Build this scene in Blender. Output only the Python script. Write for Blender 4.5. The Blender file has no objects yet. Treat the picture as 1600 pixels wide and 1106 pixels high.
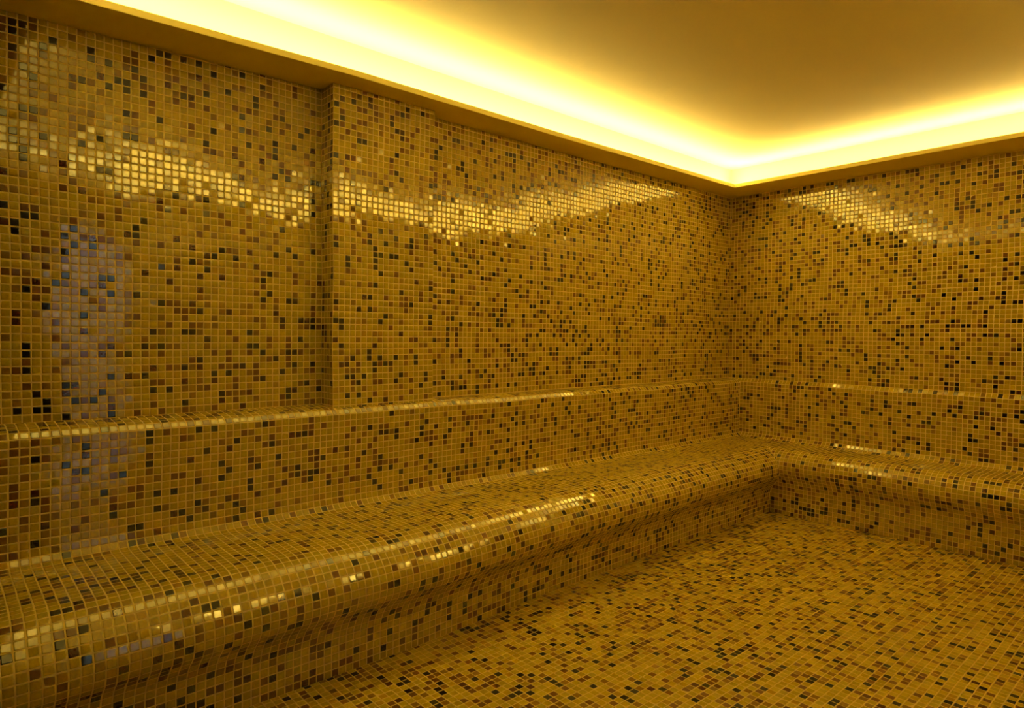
import bpy, math
import numpy as np
from mathutils import Matrix, Vector

C = bpy.context.scene.collection
S = bpy.context.scene
P = 0.026                      # one mosaic pitch in metres; everything below is laid out in pitches
ZF = -32.15                    # floor level in pitches, measured from the foot of the upper wall

def W(v):                      # pitches -> metres with the floor at z = 0
    v = np.asarray(v, float).copy()
    v[..., 2] -= ZF
    return v * P

# ------------------------------------------------------------------ camera
f_px, yaw, pitch, roll = 1010.985, -0.847, -0.029, 0.010
cam_pos = np.array([98.105, -169.318, 11.482])
F = np.array([math.sin(yaw) * math.cos(pitch), math.cos(yaw) * math.cos(pitch), math.sin(pitch)])
R0 = np.array([math.cos(yaw), -math.sin(yaw), 0.0])
U0 = np.cross(R0, F)
Rc = math.cos(roll) * R0 + math.sin(roll) * U0
Uc = math.cos(roll) * U0 - math.sin(roll) * R0
cd = bpy.data.cameras.new('camera')
cam = bpy.data.objects.new('camera', cd); C.objects.link(cam)
cd.sensor_width = 36.0
cd.lens = 36.0 * f_px / 1600.0
cd.clip_start = 0.01
M = Matrix.Identity(4)
loc = W(cam_pos)
for i in range(3):
    M[i][0], M[i][1], M[i][2], M[i][3] = Rc[i], Uc[i], -F[i], loc[i]
cam.matrix_world = M
S.camera = cam

# ------------------------------------------------------------------ world, exposure, sampling quality
w = bpy.data.worlds.new('world'); S.world = w
w.use_nodes = True
w.node_tree.nodes['Background'].inputs[0].default_value = (0, 0, 0, 1)
w.node_tree.nodes['Background'].inputs[1].default_value = 0.0
S.view_settings.view_transform = 'Standard'
S.view_settings.look = 'None'
S.view_settings.gamma = 1.0
S.view_settings.use_curve_mapping = False
S.view_settings.exposure = 0.0
cy = S.cycles
cy.max_bounces = 12; cy.diffuse_bounces = 8; cy.glossy_bounces = 6
cy.caustics_reflective = False; cy.caustics_refractive = False
cy.sample_clamp_indirect = 6.0
cy.use_denoising = True

LED_COLOUR = (1.0, 0.85, 0.39)
LED_POWER = 106.0               # emission strength of the strips in the cove
CORRIDOR_POWER = 22.0

# ------------------------------------------------------------------ materials
def mat(name):
    m = bpy.data.materials.new(name); m.use_nodes = True
    nt = m.node_tree
    return m, nt, nt.nodes['Principled BSDF']

def bump(nt, bsdf, scale, strength, dist, detail=2.0):
    tc = nt.nodes.new('ShaderNodeTexCoord'); n = nt.nodes.new('ShaderNodeTexNoise')
    b = nt.nodes.new('ShaderNodeBump')
    n.inputs['Scale'].default_value = scale; n.inputs['Detail'].default_value = detail
    b.inputs['Strength'].default_value = strength; b.inputs['Distance'].default_value = dist
    nt.links.new(tc.outputs['Object'], n.inputs['Vector'])
    nt.links.new(n.outputs['Fac'], b.inputs['Height'])
    nt.links.new(b.outputs['Normal'], bsdf.inputs['Normal'])
    return n

def tile_material(name, rough, wav, ior=2.0):
    m, nt, b = mat(name)
    a = nt.nodes.new('ShaderNodeAttribute'); a.attribute_name = 'tile_colour'
    # fine cloudiness inside each piece of glass
    tc = nt.nodes.new('ShaderNodeTexCoord')
    n = nt.nodes.new('ShaderNodeTexNoise'); n.inputs['Scale'].default_value = 170; n.inputs['Detail'].default_value = 3
    nt.links.new(tc.outputs['Object'], n.inputs['Vector'])
    mr = nt.nodes.new('ShaderNodeMapRange')
    mr.inputs['From Min'].default_value = 0.3; mr.inputs['From Max'].default_value = 0.7
    mr.inputs['To Min'].default_value = 0.86; mr.inputs['To Max'].default_value = 1.12
    nt.links.new(n.outputs['Fac'], mr.inputs['Value'])
    vm = nt.nodes.new('ShaderNodeVectorMath'); vm.operation = 'SCALE'
    nt.links.new(a.outputs['Color'], vm.inputs[0]); nt.links.new(mr.outputs['Result'], vm.inputs['Scale'])
    nt.links.new(vm.outputs['Vector'], b.inputs['Base Color'])
    ag = nt.nodes.new('ShaderNodeAttribute'); ag.attribute_name = 'tile_gloss'
    ma = nt.nodes.new('ShaderNodeMath'); ma.operation = 'MULTIPLY'; ma.inputs[1].default_value = rough
    nt.links.new(ag.outputs['Fac'], ma.inputs[0]); nt.links.new(ma.outputs[0], b.inputs['Roughness'])
    b.inputs['IOR'].default_value = ior
    bp = nt.nodes.new('ShaderNodeBump')
    n2 = nt.nodes.new('ShaderNodeTexNoise'); n2.inputs['Scale'].default_value = 90; n2.inputs['Detail'].default_value = 1.5
    nt.links.new(tc.outputs['Object'], n2.inputs['Vector'])
    bp.inputs['Strength'].default_value = 1.0; bp.inputs['Distance'].default_value = wav
    nt.links.new(n2.outputs['Fac'], bp.inputs['Height'])
    nt.links.new(bp.outputs['Normal'], b.inputs['Normal'])
    return m

M_TILE = tile_material('glass_mosaic', 0.055, 0.00003)
M_TILE_FLOOR = tile_material('glass_mosaic_floor', 0.33, 0.0001, 1.42)

M_GROUT, nt, b = mat('ochre_grout')
b.inputs['Base Color'].default_value = (0.80, 0.64, 0.19, 1); b.inputs['Roughness'].default_value = 0.8
bump(nt, b, 400, 0.2, 0.0005)

M_FGROUT, nt, b = mat('floor_grout')
b.inputs['Base Color'].default_value = (0.74, 0.58, 0.18, 1); b.inputs['Roughness'].default_value = 0.8
bump(nt, b, 400, 0.2, 0.0005)

M_PLASTER, nt, b = mat('painted_plaster')
b.inputs['Base Color'].default_value = (0.86, 0.74, 0.29, 1); b.inputs['Roughness'].default_value = 0.75
bump(nt, b, 55, 0.5, 0.0016, 7.0)

M_LED, nt, b = mat('led_light')
b.inputs['Base Color'].default_value = (0.8, 0.7, 0.5, 1)
b.inputs['Emission Color'].default_value = (*LED_COLOUR, 1)
b.inputs['Emission Strength'].default_value = LED_POWER

M_WHITE, nt, b = mat('corridor_paint')
b.inputs['Base Color'].default_value = (0.75, 0.78, 0.80, 1); b.inputs['Roughness'].default_value = 0.8

M_LAMP, nt, b = mat('corridor_lamp_glass')
b.inputs['Emission Color'].default_value = (0.88, 0.95, 1.0, 1)
b.inputs['Emission Strength'].default_value = CORRIDOR_POWER

M_GLASS, nt, b = mat('door_glass')
b.inputs['Base Color'].default_value = (0.9, 0.97, 0.95, 1)
b.inputs['Roughness'].default_value = 0.02; b.inputs['Transmission Weight'].default_value = 1.0
b.inputs['IOR'].default_value = 1.01

M_METAL, nt, b = mat('brushed_steel')
b.inputs['Base Color'].default_value = (0.55, 0.52, 0.46, 1)
b.inputs['Metallic'].default_value = 1.0; b.inputs['Roughness'].default_value = 0.3

# ------------------------------------------------------------------ mosaic builder
rng = np.random.default_rng(11)
PALETTE = np.array([
    (0.480, 0.365, 0.004),   # ochre
    (0.515, 0.390, 0.006),   # light ochre
    (0.450, 0.345, 0.004),   # olive ochre
    (0.255, 0.145, 0.005),   # amber brown
    (0.170, 0.070, 0.005),   # rust brown
    (0.095, 0.024, 0.005),   # oxblood
    (0.010, 0.006, 0.004),   # near black
    (0.042, 0.036, 0.008),   # dark olive green
    (0.010, 0.017, 0.019),   # dark teal
    (0.410, 0.265, 0.005),   # honey
])
PROB_WALL = np.array([0.36, 0.14, 0.155, 0.085, 0.085, 0.030, 0.066, 0.012, 0.005, 0.055])
PROB_FLOOR = np.array([0.34, 0.12, 0.13, 0.11, 0.11, 0.030, 0.085, 0.010, 0.003, 0.054])

GAP = 0.115
RINGS = [(GAP / 2, -0.02), (GAP / 2 + 0.03, 0.018), (GAP / 2 + 0.10, 0.034)]

def hand_laid(V):
    """gentle unevenness of the hand-rendered backing, a couple of millimetres"""
    x, y, z = V[..., 0], V[..., 1], V[..., 2]
    d = np.zeros_like(V)
    a = 0.032
    d[..., 0] = a * (np.sin(y / 4.1 + 0.3 * z) + np.sin(z / 3.7 + 1.0) + 1.3 * np.sin(y / 9.0 - z / 7.0))
    d[..., 1] = a * (np.sin(x / 4.3 - 0.27 * z) + np.sin(z / 3.9 + 2.0) + 1.3 * np.sin(x / 8.0 + z / 7.5))
    d[..., 2] = a * (np.sin(x / 3.8 + 0.25 * y) + np.sin(y / 4.4 + 0.5) + 1.3 * np.sin(x / 9.0 - y / 8.0))
    return V + d

def mosaic(name, quads, parent=None, prob=PROB_WALL, mats=None, tilt=0.0035):
    """quads: (n,4,3) in pitches, corners counter-clockwise seen from the room. One mesh: grout bed plus a
    bevelled, very slightly tilted piece of glass on each quad."""
    Q = hand_laid(np.asarray(quads, float).reshape(-1, 4, 3))
    lu = (np.linalg.norm(Q[:, 1] - Q[:, 0], axis=1) + np.linalg.norm(Q[:, 2] - Q[:, 3], axis=1)) / 2
    lv = (np.linalg.norm(Q[:, 3] - Q[:, 0], axis=1) + np.linalg.norm(Q[:, 2] - Q[:, 1], axis=1)) / 2
    d1 = Q[:, 2] - Q[:, 0]; d2 = Q[:, 3] - Q[:, 1]
    nrm = np.cross(d1, d2); ln = np.linalg.norm(nrm, axis=1, keepdims=True); nrm = nrm / np.maximum(ln, 1e-9)
    keep = (lu > 0.26) & (lv > 0.26)
    nq = len(Q)
    verts = [Q.reshape(-1, 3)]
    faces = [np.arange(nq * 4).reshape(-1, 4)]
    fmat = [np.zeros(nq, int)]
    col = [np.zeros((nq, 3))]
    smooth = [np.zeros(nq, bool)]
    T = Q[keep]; n = len(T); N = nrm[keep]; LU = lu[keep]; LV = lv[keep]
    ju = rng.normal(0, 0.010, n); jv = rng.normal(0, 0.010, n)
    tu = rng.normal(0, tilt, n); tv = rng.normal(0, tilt, n)
    wild = rng.random(n) < 0.05
    tu[wild] *= 5; tv[wild] *= 5
    ring_pts = []
    for ins, h in RINGS:
        a = np.clip(ins / LU, 0, 0.42); c = np.clip(ins / LV, 0, 0.42)
        for (su, sv) in ((0, 0), (1, 0), (1, 1), (0, 1)):
            u = np.where(su == 0, a, 1 - a) + ju / LU; v = np.where(sv == 0, c, 1 - c) + jv / LV
            u_, v_ = u[:, None], v[:, None]
            p = (T[:, 0] * (1 - u_) * (1 - v_) + T[:, 1] * u_ * (1 - v_) + T[:, 2] * u_ * v_ + T[:, 3] * (1 - u_) * v_)
            hh = h + (tu * (u - 0.5) * 2 + tv * (v - 0.5) * 2 if h > 0 else 0)
            p = p + N * (np.asarray(hh) * np.ones(n))[:, None]
            ring_pts.append(p)
    TV = np.stack(ring_pts, 1)                       # n,12,3
    base = nq * 4 + np.arange(n)[:, None] * 12
    verts.append(TV.reshape(-1, 3))
    loc_faces = [(8, 9, 10, 11)]
    for r in (0, 4):
        for k in range(4):
            k2 = (k + 1) % 4
            loc_faces.append((r + k, r + k2, r + 4 + k2, r + 4 + k))
    cls = rng.choice(len(PALETTE), n, p=prob / prob.sum())
    tc = PALETTE[cls] * (1 + rng.normal(0, 0.05, n))[:, None]
    tc = np.clip(tc * (1 + rng.normal(0, 0.012, (n, 3))), 0.002, 0.9)
    for lf in loc_faces:
        faces.append(base + np.array(lf)[None, :])
        fmat.append(np.ones(n, int)); col.append(tc); smooth.append(np.full(n, lf[0] != 8))
    V = W(np.concatenate(verts)); Fc = np.concatenate(faces)
    me = bpy.data.meshes.new(name)
    me.vertices.add(len(V)); me.vertices.foreach_set('co', V.ravel())
    me.loops.add(len(Fc) * 4); me.loops.foreach_set('vertex_index', Fc.ravel().astype(np.int32))
    me.polygons.add(len(Fc)); me.polygons.foreach_set('loop_start', np.arange(0, len(Fc) * 4, 4, dtype=np.int32))
    me.polygons.foreach_set('loop_total', np.full(len(Fc), 4, dtype=np.int32))
    me.polygons.foreach_set('material_index', np.concatenate(fmat).astype(np.int32))
    at = me.attributes.new('tile_colour', 'FLOAT_VECTOR', 'FACE')
    at.data.foreach_set('vector', np.concatenate(col).ravel().astype(np.float32))
    gl = np.clip(rng.lognormal(0, 0.45, n), 0.5, 4)
    ag = me.attributes.new('tile_gloss', 'FLOAT', 'FACE')
    ag.data.foreach_set('value', np.concatenate([np.ones(nq)] + [gl] * len(loc_faces)).astype(np.float32))
    me.update(calc_edges=True)
    me.polygons.foreach_set('use_smooth', np.concatenate(smooth))
    for mm in (mats or (M_GROUT, M_TILE)):
        me.materials.append(mm)
    me.validate()
    o = bpy.data.objects.new(name, me); C.objects.link(o)
    if parent: o.parent = parent
    return o

def plane_quads(origin, eu, ev, us, vs_lo, vs_hi):
    """Grid of quads: column lines us, rows at whole numbers between vs_lo and vs_hi(u) (a callable)."""
    out = []
    o = np.array(origin, float); eu = np.array(eu, float); ev = np.array(ev, float)
    for a, b_ in zip(us[:-1], us[1:]):
        ta, tb = vs_hi(a), vs_hi(b_)
        v = math.floor(vs_lo) if vs_lo == math.floor(vs_lo) else vs_lo
        lines = [vs_lo] + [k for k in range(math.floor(vs_lo) + 1, 60) if k < max(ta, tb)] + [99]
        for v0, v1 in zip(lines[:-1], lines[1:]):
            p = [(a, v0), (b_, v0), (b_, min(v1, tb)), (a, min(v1, ta))]
            if v0 >= min(ta, tb): break
            out.append([o + eu * x + ev * y for x, y in p])
    return out

def box_mesh(name, boxes, material, parent=None, kind=None):
    vs, fs = [], []
    for (x0, x1, y0, y1, z0, z1) in boxes:
        k = len(vs)
        for z in (z0, z1):
            vs += [(x0, y0, z), (x1, y0, z), (x1, y1, z), (x0, y1, z)]
        fs += [(k, k + 3, k + 2, k + 1), (k + 4, k + 5, k + 6, k + 7)]
        for i in range(4):
            j = (i + 1) % 4
            fs.append((k + i, k + j, k + 4 + j, k + 4 + i))
    me = bpy.data.meshes.new(name); me.from_pydata([tuple(x) for x in W(np.array(vs))], [], fs); me.update()
    me.materials.append(material)
    o = bpy.data.objects.new(name, me); C.objects.link(o)
    if parent: o.parent = parent
    if kind: o['kind'] = kind
    return o

def thing(name, label, cat, at, group=None):
    o = bpy.data.objects.new(name, None); C.objects.link(o)
    o['label'] = label; o['category'] = cat
    if group: o['group'] = group
    return o

# ------------------------------------------------------------------ room dimensions (pitches)
XW, YB = 112.0, -171.5         # the two walls behind the camera
ZC = 59.0                      # main ceiling
FX, FY = 7.3, -10.7            # edge of the lowered shelf along the left and the right wall
zs = lambda y: float(np.interp(y, [-172, -162, -146, -122, -74, -12, 0], [49.3, 49.72, 50.08, 50.68, 50.72, 51.2, 51.2]))
XL1, XP, XL2 = -1.2, 2.8, 0.0  # planes of the left wall: near bay, projecting pier, far bay
YP0, YP1 = -122.89, -103.89    # edges of the pier

def lines(a, b, ph):
    k0 = math.floor(a - ph) + 1
    mid = [k + ph for k in range(k0, math.ceil(b - ph)) if a + 0.02 < k + ph < b - 0.02]
    return [a] + mid + [b]

# ------------------------------------------------------------------ tiled walls in view
q = []
q += plane_quads((XL1, 0, 0), (0, 1, 0), (0, 0, 1), lines(YB, YP0, YP0 % 1), -1, zs)
q += plane_quads((XL2, 0, 0), (0, 1, 0), (0, 0, 1), lines(YP1, 0, 0.93), -1, zs)
wl = mosaic('wall_left', q)
wl['kind'] = 'structure'
q = plane_quads((XP, 0, 0), (0, 1, 0), (0, 0, 1), lines(YP0, YP1, YP0 % 1), -1, zs)
q += plane_quads((XL1, YP0, 0), (1, 0, 0), (0, 0, 1), [0, 1, 2, 3, 4], -1, lambda a: zs(YP0))
q += plane_quads((XP, YP1, 0), (-1, 0, 0), (0, 0, 1), [0, 1, 2, 2.8], -1, lambda a: zs(YP1))
pier = mosaic('wall_pier', q, wl)
pier['label'] = 'shallow tiled pier standing out from the left wall'
q = plane_quads((0, 0, 0), (1, 0, 0), (0, 0, 1), lines(0, XW, 0.475), -1, lambda a: 51.2)
wr = mosaic('wall_right', q)
wr['kind'] = 'structure'

# ------------------------------------------------------------------ bench profiles
def turtle(q, ds=0.05):
    xf, z0, hf, r1, L, r2a, a2, r2b, phi, s, r4, zF = q
    pts = [(xf, z0)]; h = -math.pi / 2; x, z = xf, z0; marks = [0.0]; tot = 0.0
    segs = [(hf, 0), (r1 * math.pi / 2, math.pi / 2), (L, 0), (r2a * a2, -a2),
            (r2b * (math.pi / 2 + phi - a2), -(math.pi / 2 + phi - a2)), (s, 0), (r4 * phi, phi)]
    for l, t in segs:
        n = max(1, int(round(l / ds)))
        for i in range(n):
            h += t / n / 2; x += l / n * math.cos(h); z += l / n * math.sin(h); h += t / n / 2
            pts.append((x, z))
        tot += l; marks.append(tot)
    n = max(1, int((z - zF) / ds)); l = z - zF
    for i in range(n):
        z -= l / n; pts.append((x, z))
    marks.append(tot + l)
    return np.array(pts), marks

QL = [4.33, -1.24, 13.25, 1.59, 14.15, 6.24, 1.11, 3.49, 0.805, 0.81, 5.63, ZF]
QR = [0.85, -0.95, 13.18, 1.95, 8.55, 5.21, 0.60, 3.74, 0.66, 0.70, 5.58, ZF]

def row_points(Q):
    pts, mk = turtle(Q)
    s = np.r_[0, np.cumsum(np.hypot(*np.diff(pts, axis=0).T))]
    total = s[-1]
    top = mk[2]                                  # foot of the backrest fillet
    n_after = round(total - math.ceil(top))
    k = math.ceil(top)
    rows = list(range(k + 1))
    step = (total - k) / n_after
    rows += [k + step * (i + 1) for i in range(n_after)]
    rows = np.array(rows, float)
    X = np.interp(rows, s, pts[:, 0]); Z = np.interp(rows, s, pts[:, 1])
    return rows, X, Z, mk

rl, XLp, ZLp, mkL = row_points(QL)
rr, XRp, ZRp, mkR = row_points(QR)
zseat = ZLp[np.searchsorted(rl, mkL[2]) + 2]
# bring the right seat to the left seat's level
ZRp = np.where(rr <= mkR[1], ZRp * (zseat - (-0.0)) / (ZRp[np.searchsorted(rr, mkR[2]) + 2]), ZRp)

def taper(y):                                    # the long seat gets a little shallower towards the corner
    return float(np.interp(y, [-118, -90, -60, 0], [0, -1.5, -2.1, -2.7]))

def left_x(i, y):                                # x of profile point i of the long bench at y
    t = np.clip((rl[i] - mkL[2]) / (mkL[3] - mkL[2]), 0, 1)
    return XLp[i] + taper(y) * t

def monotone_interp(z, Zs, Xs):
    o = np.argsort(Zs); return float(np.interp(z, Zs[o], Xs[o]))

iSL = np.searchsorted(rl, mkL[3]); iSR = np.searchsorted(rr, mkR[3])   # first row line on the rounded front
iFR = np.searchsorted(rr, mkR[2])
iBL = np.searchsorted(rl, mkL[1]) ; iBR = np.searchsorted(rr, mkR[1])

def right_w_at(z, front):
    if front: return monotone_interp(z, ZRp[iSR:], XRp[iSR:])
    return monotone_interp(z, ZRp[:iBR + 2], XRp[:iBR + 2])
def left_x_at(z, front):
    if front: return monotone_interp(z, ZLp[iSL:], np.array([left_x(i, -17) for i in range(iSL, len(rl))]))
    return monotone_interp(z, ZLp[:iBL + 2], XLp[:iBL + 2])

def y_end(i):
    z = ZLp[i]
    if i >= iSL: return -right_w_at(z, True)
    if i <= iBL: return -right_w_at(z, False)
    return -XRp[iBR]
def x_start(i, band):
    z = ZRp[i]
    if band >= iSR: return left_x_at(z, True)
    if band < iFR: return left_x_at(z, False)
    return left_x(iSL, -12) - 0.4

def bench_left_quads(i0, i1):
    out = []
    cols = lines(YB + 0.4, 0, 0.35)
    for i in range(i0, i1):
        ea, eb = y_end(i), y_end(i + 1)
        for a, b_ in zip(cols[:-1], cols[1:]):
            ya0, yb0 = min(a, ea), min(b_, ea); ya1, yb1 = min(a, eb), min(b_, eb)
            if yb0 - ya0 < 0.02 and yb1 - ya1 < 0.02: continue
            out.append([(left_x(i + 1, ya1), ya1, ZLp[i + 1]), (left_x(i + 1, yb1), yb1, ZLp[i + 1]),
                        (left_x(i, yb0), yb0, ZLp[i]), (left_x(i, ya0), ya0, ZLp[i])])
    return out

def bench_right_quads(i0, i1):
    out = []
    cols = lines(0, XW - 0.4, 0.475)
    for i in range(i0, i1):
        sa, sb = x_start(i, i), x_start(i + 1, i)
        for a, b_ in zip(cols[:-1], cols[1:]):
            xa0, xb0 = max(a, sa), max(b_, sa); xa1, xb1 = max(a, sb), max(b_, sb)
            if xb0 - xa0 < 0.02 and xb1 - xa1 < 0.02: continue
            out.append([(xa1, -XRp[i + 1], ZRp[i + 1]), (xb1, -XRp[i + 1], ZRp[i + 1]),
                        (xb0, -XRp[i], ZRp[i]), (xa0, -XRp[i], ZRp[i])])
    return out

# ledge on top of the left backrest: rounded edge piece, then gently rising flat rows back to the wall planes
LED_X = np.array([4.33, 3.62, 2.64, 1.65, 0.66, -0.34, -1.34])
LED_Z = np.array([-1.24, -0.53, -0.33, -0.22, -0.14, -0.06, 0.0])
def ledge_left():
    out = []
    cols = sorted(set(lines(YB + 0.4, -0.9, 0.35) + [YP0, YP1]))
    for a, b_ in zip(cols[:-1], cols[1:]):
        m = (a + b_) / 2
        back = XL1 if m < YP0 else (XP if m < YP1 else XL2)
        for i in range(len(LED_X) - 1):
            x0, x1, z0, z1 = LED_X[i], LED_X[i + 1], LED_Z[i], LED_Z[i + 1]
            if x0 <= back + 0.02: break
            if x1 < back:
                z1 = z0 + (z1 - z0) * (x0 - back) / (x0 - x1); x1 = back
            out.append([(x0, a, z0), (x0, b_, z0), (x1, b_, z1), (x1, a, z1)])
    return out
def ledge_right():
    out = []
    cols = lines(0.0, XW - 0.4, 0.475)
    a0 = QR[0]
    X_ = [a0, a0 * 0.45, 0.0]; Z_ = [QR[1] , QR[1] * 0.32, 0.0]
    Z_[0] = ZRp[0]
    for a, b_ in zip(cols[:-1], cols[1:]):
        if b_ < 1.2: continue
        out.append([(a, -X_[0], Z_[0]), (b_, -X_[0], Z_[0]), (b_, -X_[2], Z_[2]), (a, -X_[2], Z_[2])])
    return out

nL, nR = len(rl) - 1, len(rr) - 1
iTL = int(np.searchsorted(rl, mkL[5])); iTR = int(np.searchsorted(rr, mkR[5]))      # row line where the undercut starts
# a seat front runs from iSL-ish to the undercut
t = thing('mosaic_bench', 'L-shaped mosaic-tiled bench with backrest, ledge and rounded seat front along the left and far walls', 'bench', None)
for fn, led, iB, iS, iT, n_ in ((bench_left_quads, ledge_left, iBL, iSL, iTL, nL), (bench_right_quads, ledge_right, iBR, iSR, iTR, nR)):
    mosaic('ledge', led(), t)
    mosaic('backrest', fn(0, iB), t)
    mosaic('seat', fn(iB, iS), t)
    mosaic('seat_edge', fn(iS, iT), t)
    mosaic('bench_base', fn(iT, n_), t)

# plastered end of the long bench beside the doorway
ye = YB + 0.4
loop = [(left_x(i, ye), ye, ZLp[i]) for i in range(len(rl))] + [(XL1, ye, ZF), (XL1, ye, 0.0)]
me = bpy.data.meshes.new('end_panel')
me.from_pydata([tuple(v) for v in W(hand_laid(np.array(loop, float)))], [], [tuple(range(len(loop)))])
me.update(); me.materials.append(M_GROUT)
ep = bpy.data.objects.new('end_panel', me); C.objects.link(ep); ep.parent = t

# ------------------------------------------------------------------ tiled floor
kx, ky = XLp[-1] - 3.4, -XRp[-1] + 0.6
xs_ = lines(kx, XW, 0.2); ys_ = lines(YB, ky, 0.6)
q = [[(a, c, ZF), (b_, c, ZF), (b_, d, ZF), (a, d, ZF)] for a, b_ in zip(xs_[:-1], xs_[1:]) for c, d in zip(ys_[:-1], ys_[1:])]
fl = mosaic('floor', q, prob=PROB_FLOOR, mats=(M_FGROUT, M_TILE_FLOOR), tilt=0.006)
fl['kind'] = 'structure'

# ------------------------------------------------------------------ walls behind the camera, ceiling and cove
M_FAR, nt, b = mat('dark_unseen_wall')  # unseen walls, colour set dark to reduce bounce light and deepen contrast
b.inputs['Base Color'].default_value = (0.05, 0.035, 0.015, 1); b.inputs['Roughness'].default_value = 0.25
DZ0, DZ1, DY0, DY1 = ZF, 36.0, -146.0, -130.0     # narrow full-height glass pane in the wall opposite the long bench
# the camera stands at the wide doorway of the back wall; an unlit lobby lies behind it
box_mesh('wall_back', [(-6, 3, YB - 5, YB, ZF - 1, ZC + 1), (3, XW, YB - 5, YB, 44, ZC + 1)], M_FAR, kind='structure')
box_mesh('wall_lobby', [(-2, 3, -250, YB - 5, ZF - 1, 44), (XW, XW + 4, -250, YB, ZF - 1, 44),
                        (-2, XW + 4, -255, -250, ZF - 1, 44), (-2, XW + 4, -255, YB - 5, 44, 48),
                        (-2, XW + 4, -255, YB, ZF - 2, ZF)], M_FAR, kind='structure')
# tiled beyond the glazed entrance, unseen wall beside it made dark to cut bounce light
box_mesh('wall_entrance', [(XW, XW + 4, YB, DY0, ZF - 1, ZC + 1), (XW, XW + 4, DY0, DY1, DZ1, ZC + 1)], M_FAR, kind='structure')
q = plane_quads((XW, 0, 0), (0, -1, 0), (0, 0, 1), lines(0, -DY1, 0.3), ZF, lambda a: 51.4)
o = mosaic('wall_opposite', q); o['kind'] = 'structure'
box_mesh('wall_opposite_core', [(XW + 0.5, XW + 4, DY1, 6, ZF - 1, 51.4), (XW, XW + 4, DY1, 6, 51.4, ZC + 1)], M_PLASTER, kind='structure')
# solid masonry behind the tiled faces, also the painted wall above the shelf
box_mesh('wall_left_upper', [(-6, -0.02, YB, 6, 51.3, ZC + 1), (-6, XL1 - 0.5, YB, 6, ZF - 1, 51.3)], M_PLASTER, kind='structure')
box_mesh('wall_right_upper', [(-0.02, XW, 0.02, 6, 51.4, ZC + 1), (-0.02, XW, 0.5, 6, ZF - 1, 51.4)], M_PLASTER, kind='structure')
box_mesh('ceiling', [(-6, XW + 4, YB - 5, 6, ZC, ZC + 4)], M_PLASTER, kind='structure')

def shelf():
    vs, fs = [], []
    def ring(sections):
        # sections: list of 4-point loops
        k = len(vs)
        for s_ in sections: vs.extend(s_)
        for i in range(len(sections) - 1):
            for j in range(4):
                a, b_ = k + i * 4 + j, k + i * 4 + (j + 1) % 4
                fs.append((a, b_, b_ + 4, a + 4))
        fs.append((k + 3, k + 2, k + 1, k)); e = k + (len(sections) - 1) * 4
        fs.append((e, e + 1, e + 2, e + 3))
    T = 0.95
    ring([[(-3, y, zs(y)), (FX, y, zs(y)), (FX, y, zs(y) + T), (-3, y, zs(y) + T)] for y in (YB, -162, -146, -122, -98, -74, -43, -12, 0.05)])
    ring([[(x, 0.05, 51.2), (x, 0.05, 51.2 + T), (x, FY, 51.2 + T), (x, FY, 51.2)] for x in (FX - 0.01, XW)])
    ring([[(x, YB, 49.7), (x, -160.7, 49.7), (x, -160.7, 49.7 + T), (x, YB, 49.7 + T)] for x in (FX - 0.01, XW)])
    ring([[(XW, y, 51.0), (XW, y, 51.0 + T), (XW - 10, y, 51.0 + T), (XW - 10, y, 51.0)] for y in (-160.75, FY + 0.01)])
    me = bpy.data.meshes.new('trim_1'); me.from_pydata([tuple(x) for x in W(np.array(vs, float))], [], fs)
    me.update(); me.materials.append(M_PLASTER)
    o = bpy.data.objects.new('trim_1', me); C.objects.link(o); o['kind'] = 'structure'
    bv = o.modifiers.new('bevel', 'BEVEL'); bv.width = 0.0018; bv.segments = 2; bv.limit_method = 'ANGLE'
shelf()

# LED strips lying on the shelf, facing up
def strip(name, label, x0, x1, y0, y1, z):
    t = thing(name, label, 'light', None, 'cove strips')
    box_mesh('profile', [(x0 - 0.12, x1 + 0.12, y0 - 0.12, y1 + 0.12, z, z + 0.3)], M_METAL, t)
    vs = W(np.array([(x0, y0, z + 0.34), (x1, y0, z + 0.34), (x1, y1, z + 0.34), (x0, y1, z + 0.34)], float))
    me = bpy.data.meshes.new('diffuser'); me.from_pydata([tuple(v) for v in vs], [], [(0, 1, 2, 3)]); me.update()
    me.materials.append(M_LED)
    o = bpy.data.objects.new('diffuser', me); C.objects.link(o); o.parent = t
LW = 0.8
strip('led_strip', 'warm light strip hidden on the ceiling shelf along the left wall', 3.2, 3.2 + LW, -170, -2, 51.9)
strip('led_strip', 'warm light strip hidden on the ceiling shelf along the far right wall', 4.6, XW - 1, -4.0 - LW, -4.0, 52.25)
strip('led_strip', 'warm light strip on the shelf of the wall behind the camera', 2.6, XW - 1, YB + 3.2, YB + 3.2 + LW, 50.8)
strip('led_strip', 'warm light strip on the shelf above the entrance', XW - 3.2 - LW, XW - 3.2, -168, -3, 52.1)

# ------------------------------------------------------------------ glass pane and the lit corridor seen mirrored in the tiles
d = box_mesh('window_1', [(XW + 1.5, XW + 1.9, DY0 + 0.8, DY1 - 0.8, ZF + 0.3, DZ1 - 0.6)], M_GLASS, kind='structure')
box_mesh('wall_corridor', [(XW + 50, XW + 53, -193, -100, ZF - 1, 60), (XW + 4, XW + 53, -193, -190, ZF - 1, 60),
                           (XW + 4, XW + 53, -100, -97, ZF - 1, 60), (XW + 4, XW + 53, -193, -97, 60, 62),
                           (XW + 4, XW + 53, -193, -97, ZF - 1, ZF)], M_WHITE, kind='structure')
t = thing('corridor_lamp', 'cool white ceiling lamp in the corridor outside the glass pane', 'light', None)
box_mesh('lamp_housing', [(XW + 20, XW + 32, -158, -136, 58.6, 60)], M_METAL, t)
box_mesh('lamp_panel', [(XW + 21, XW + 31, -157, -137, 58.3, 58.6)], M_LAMP, t)
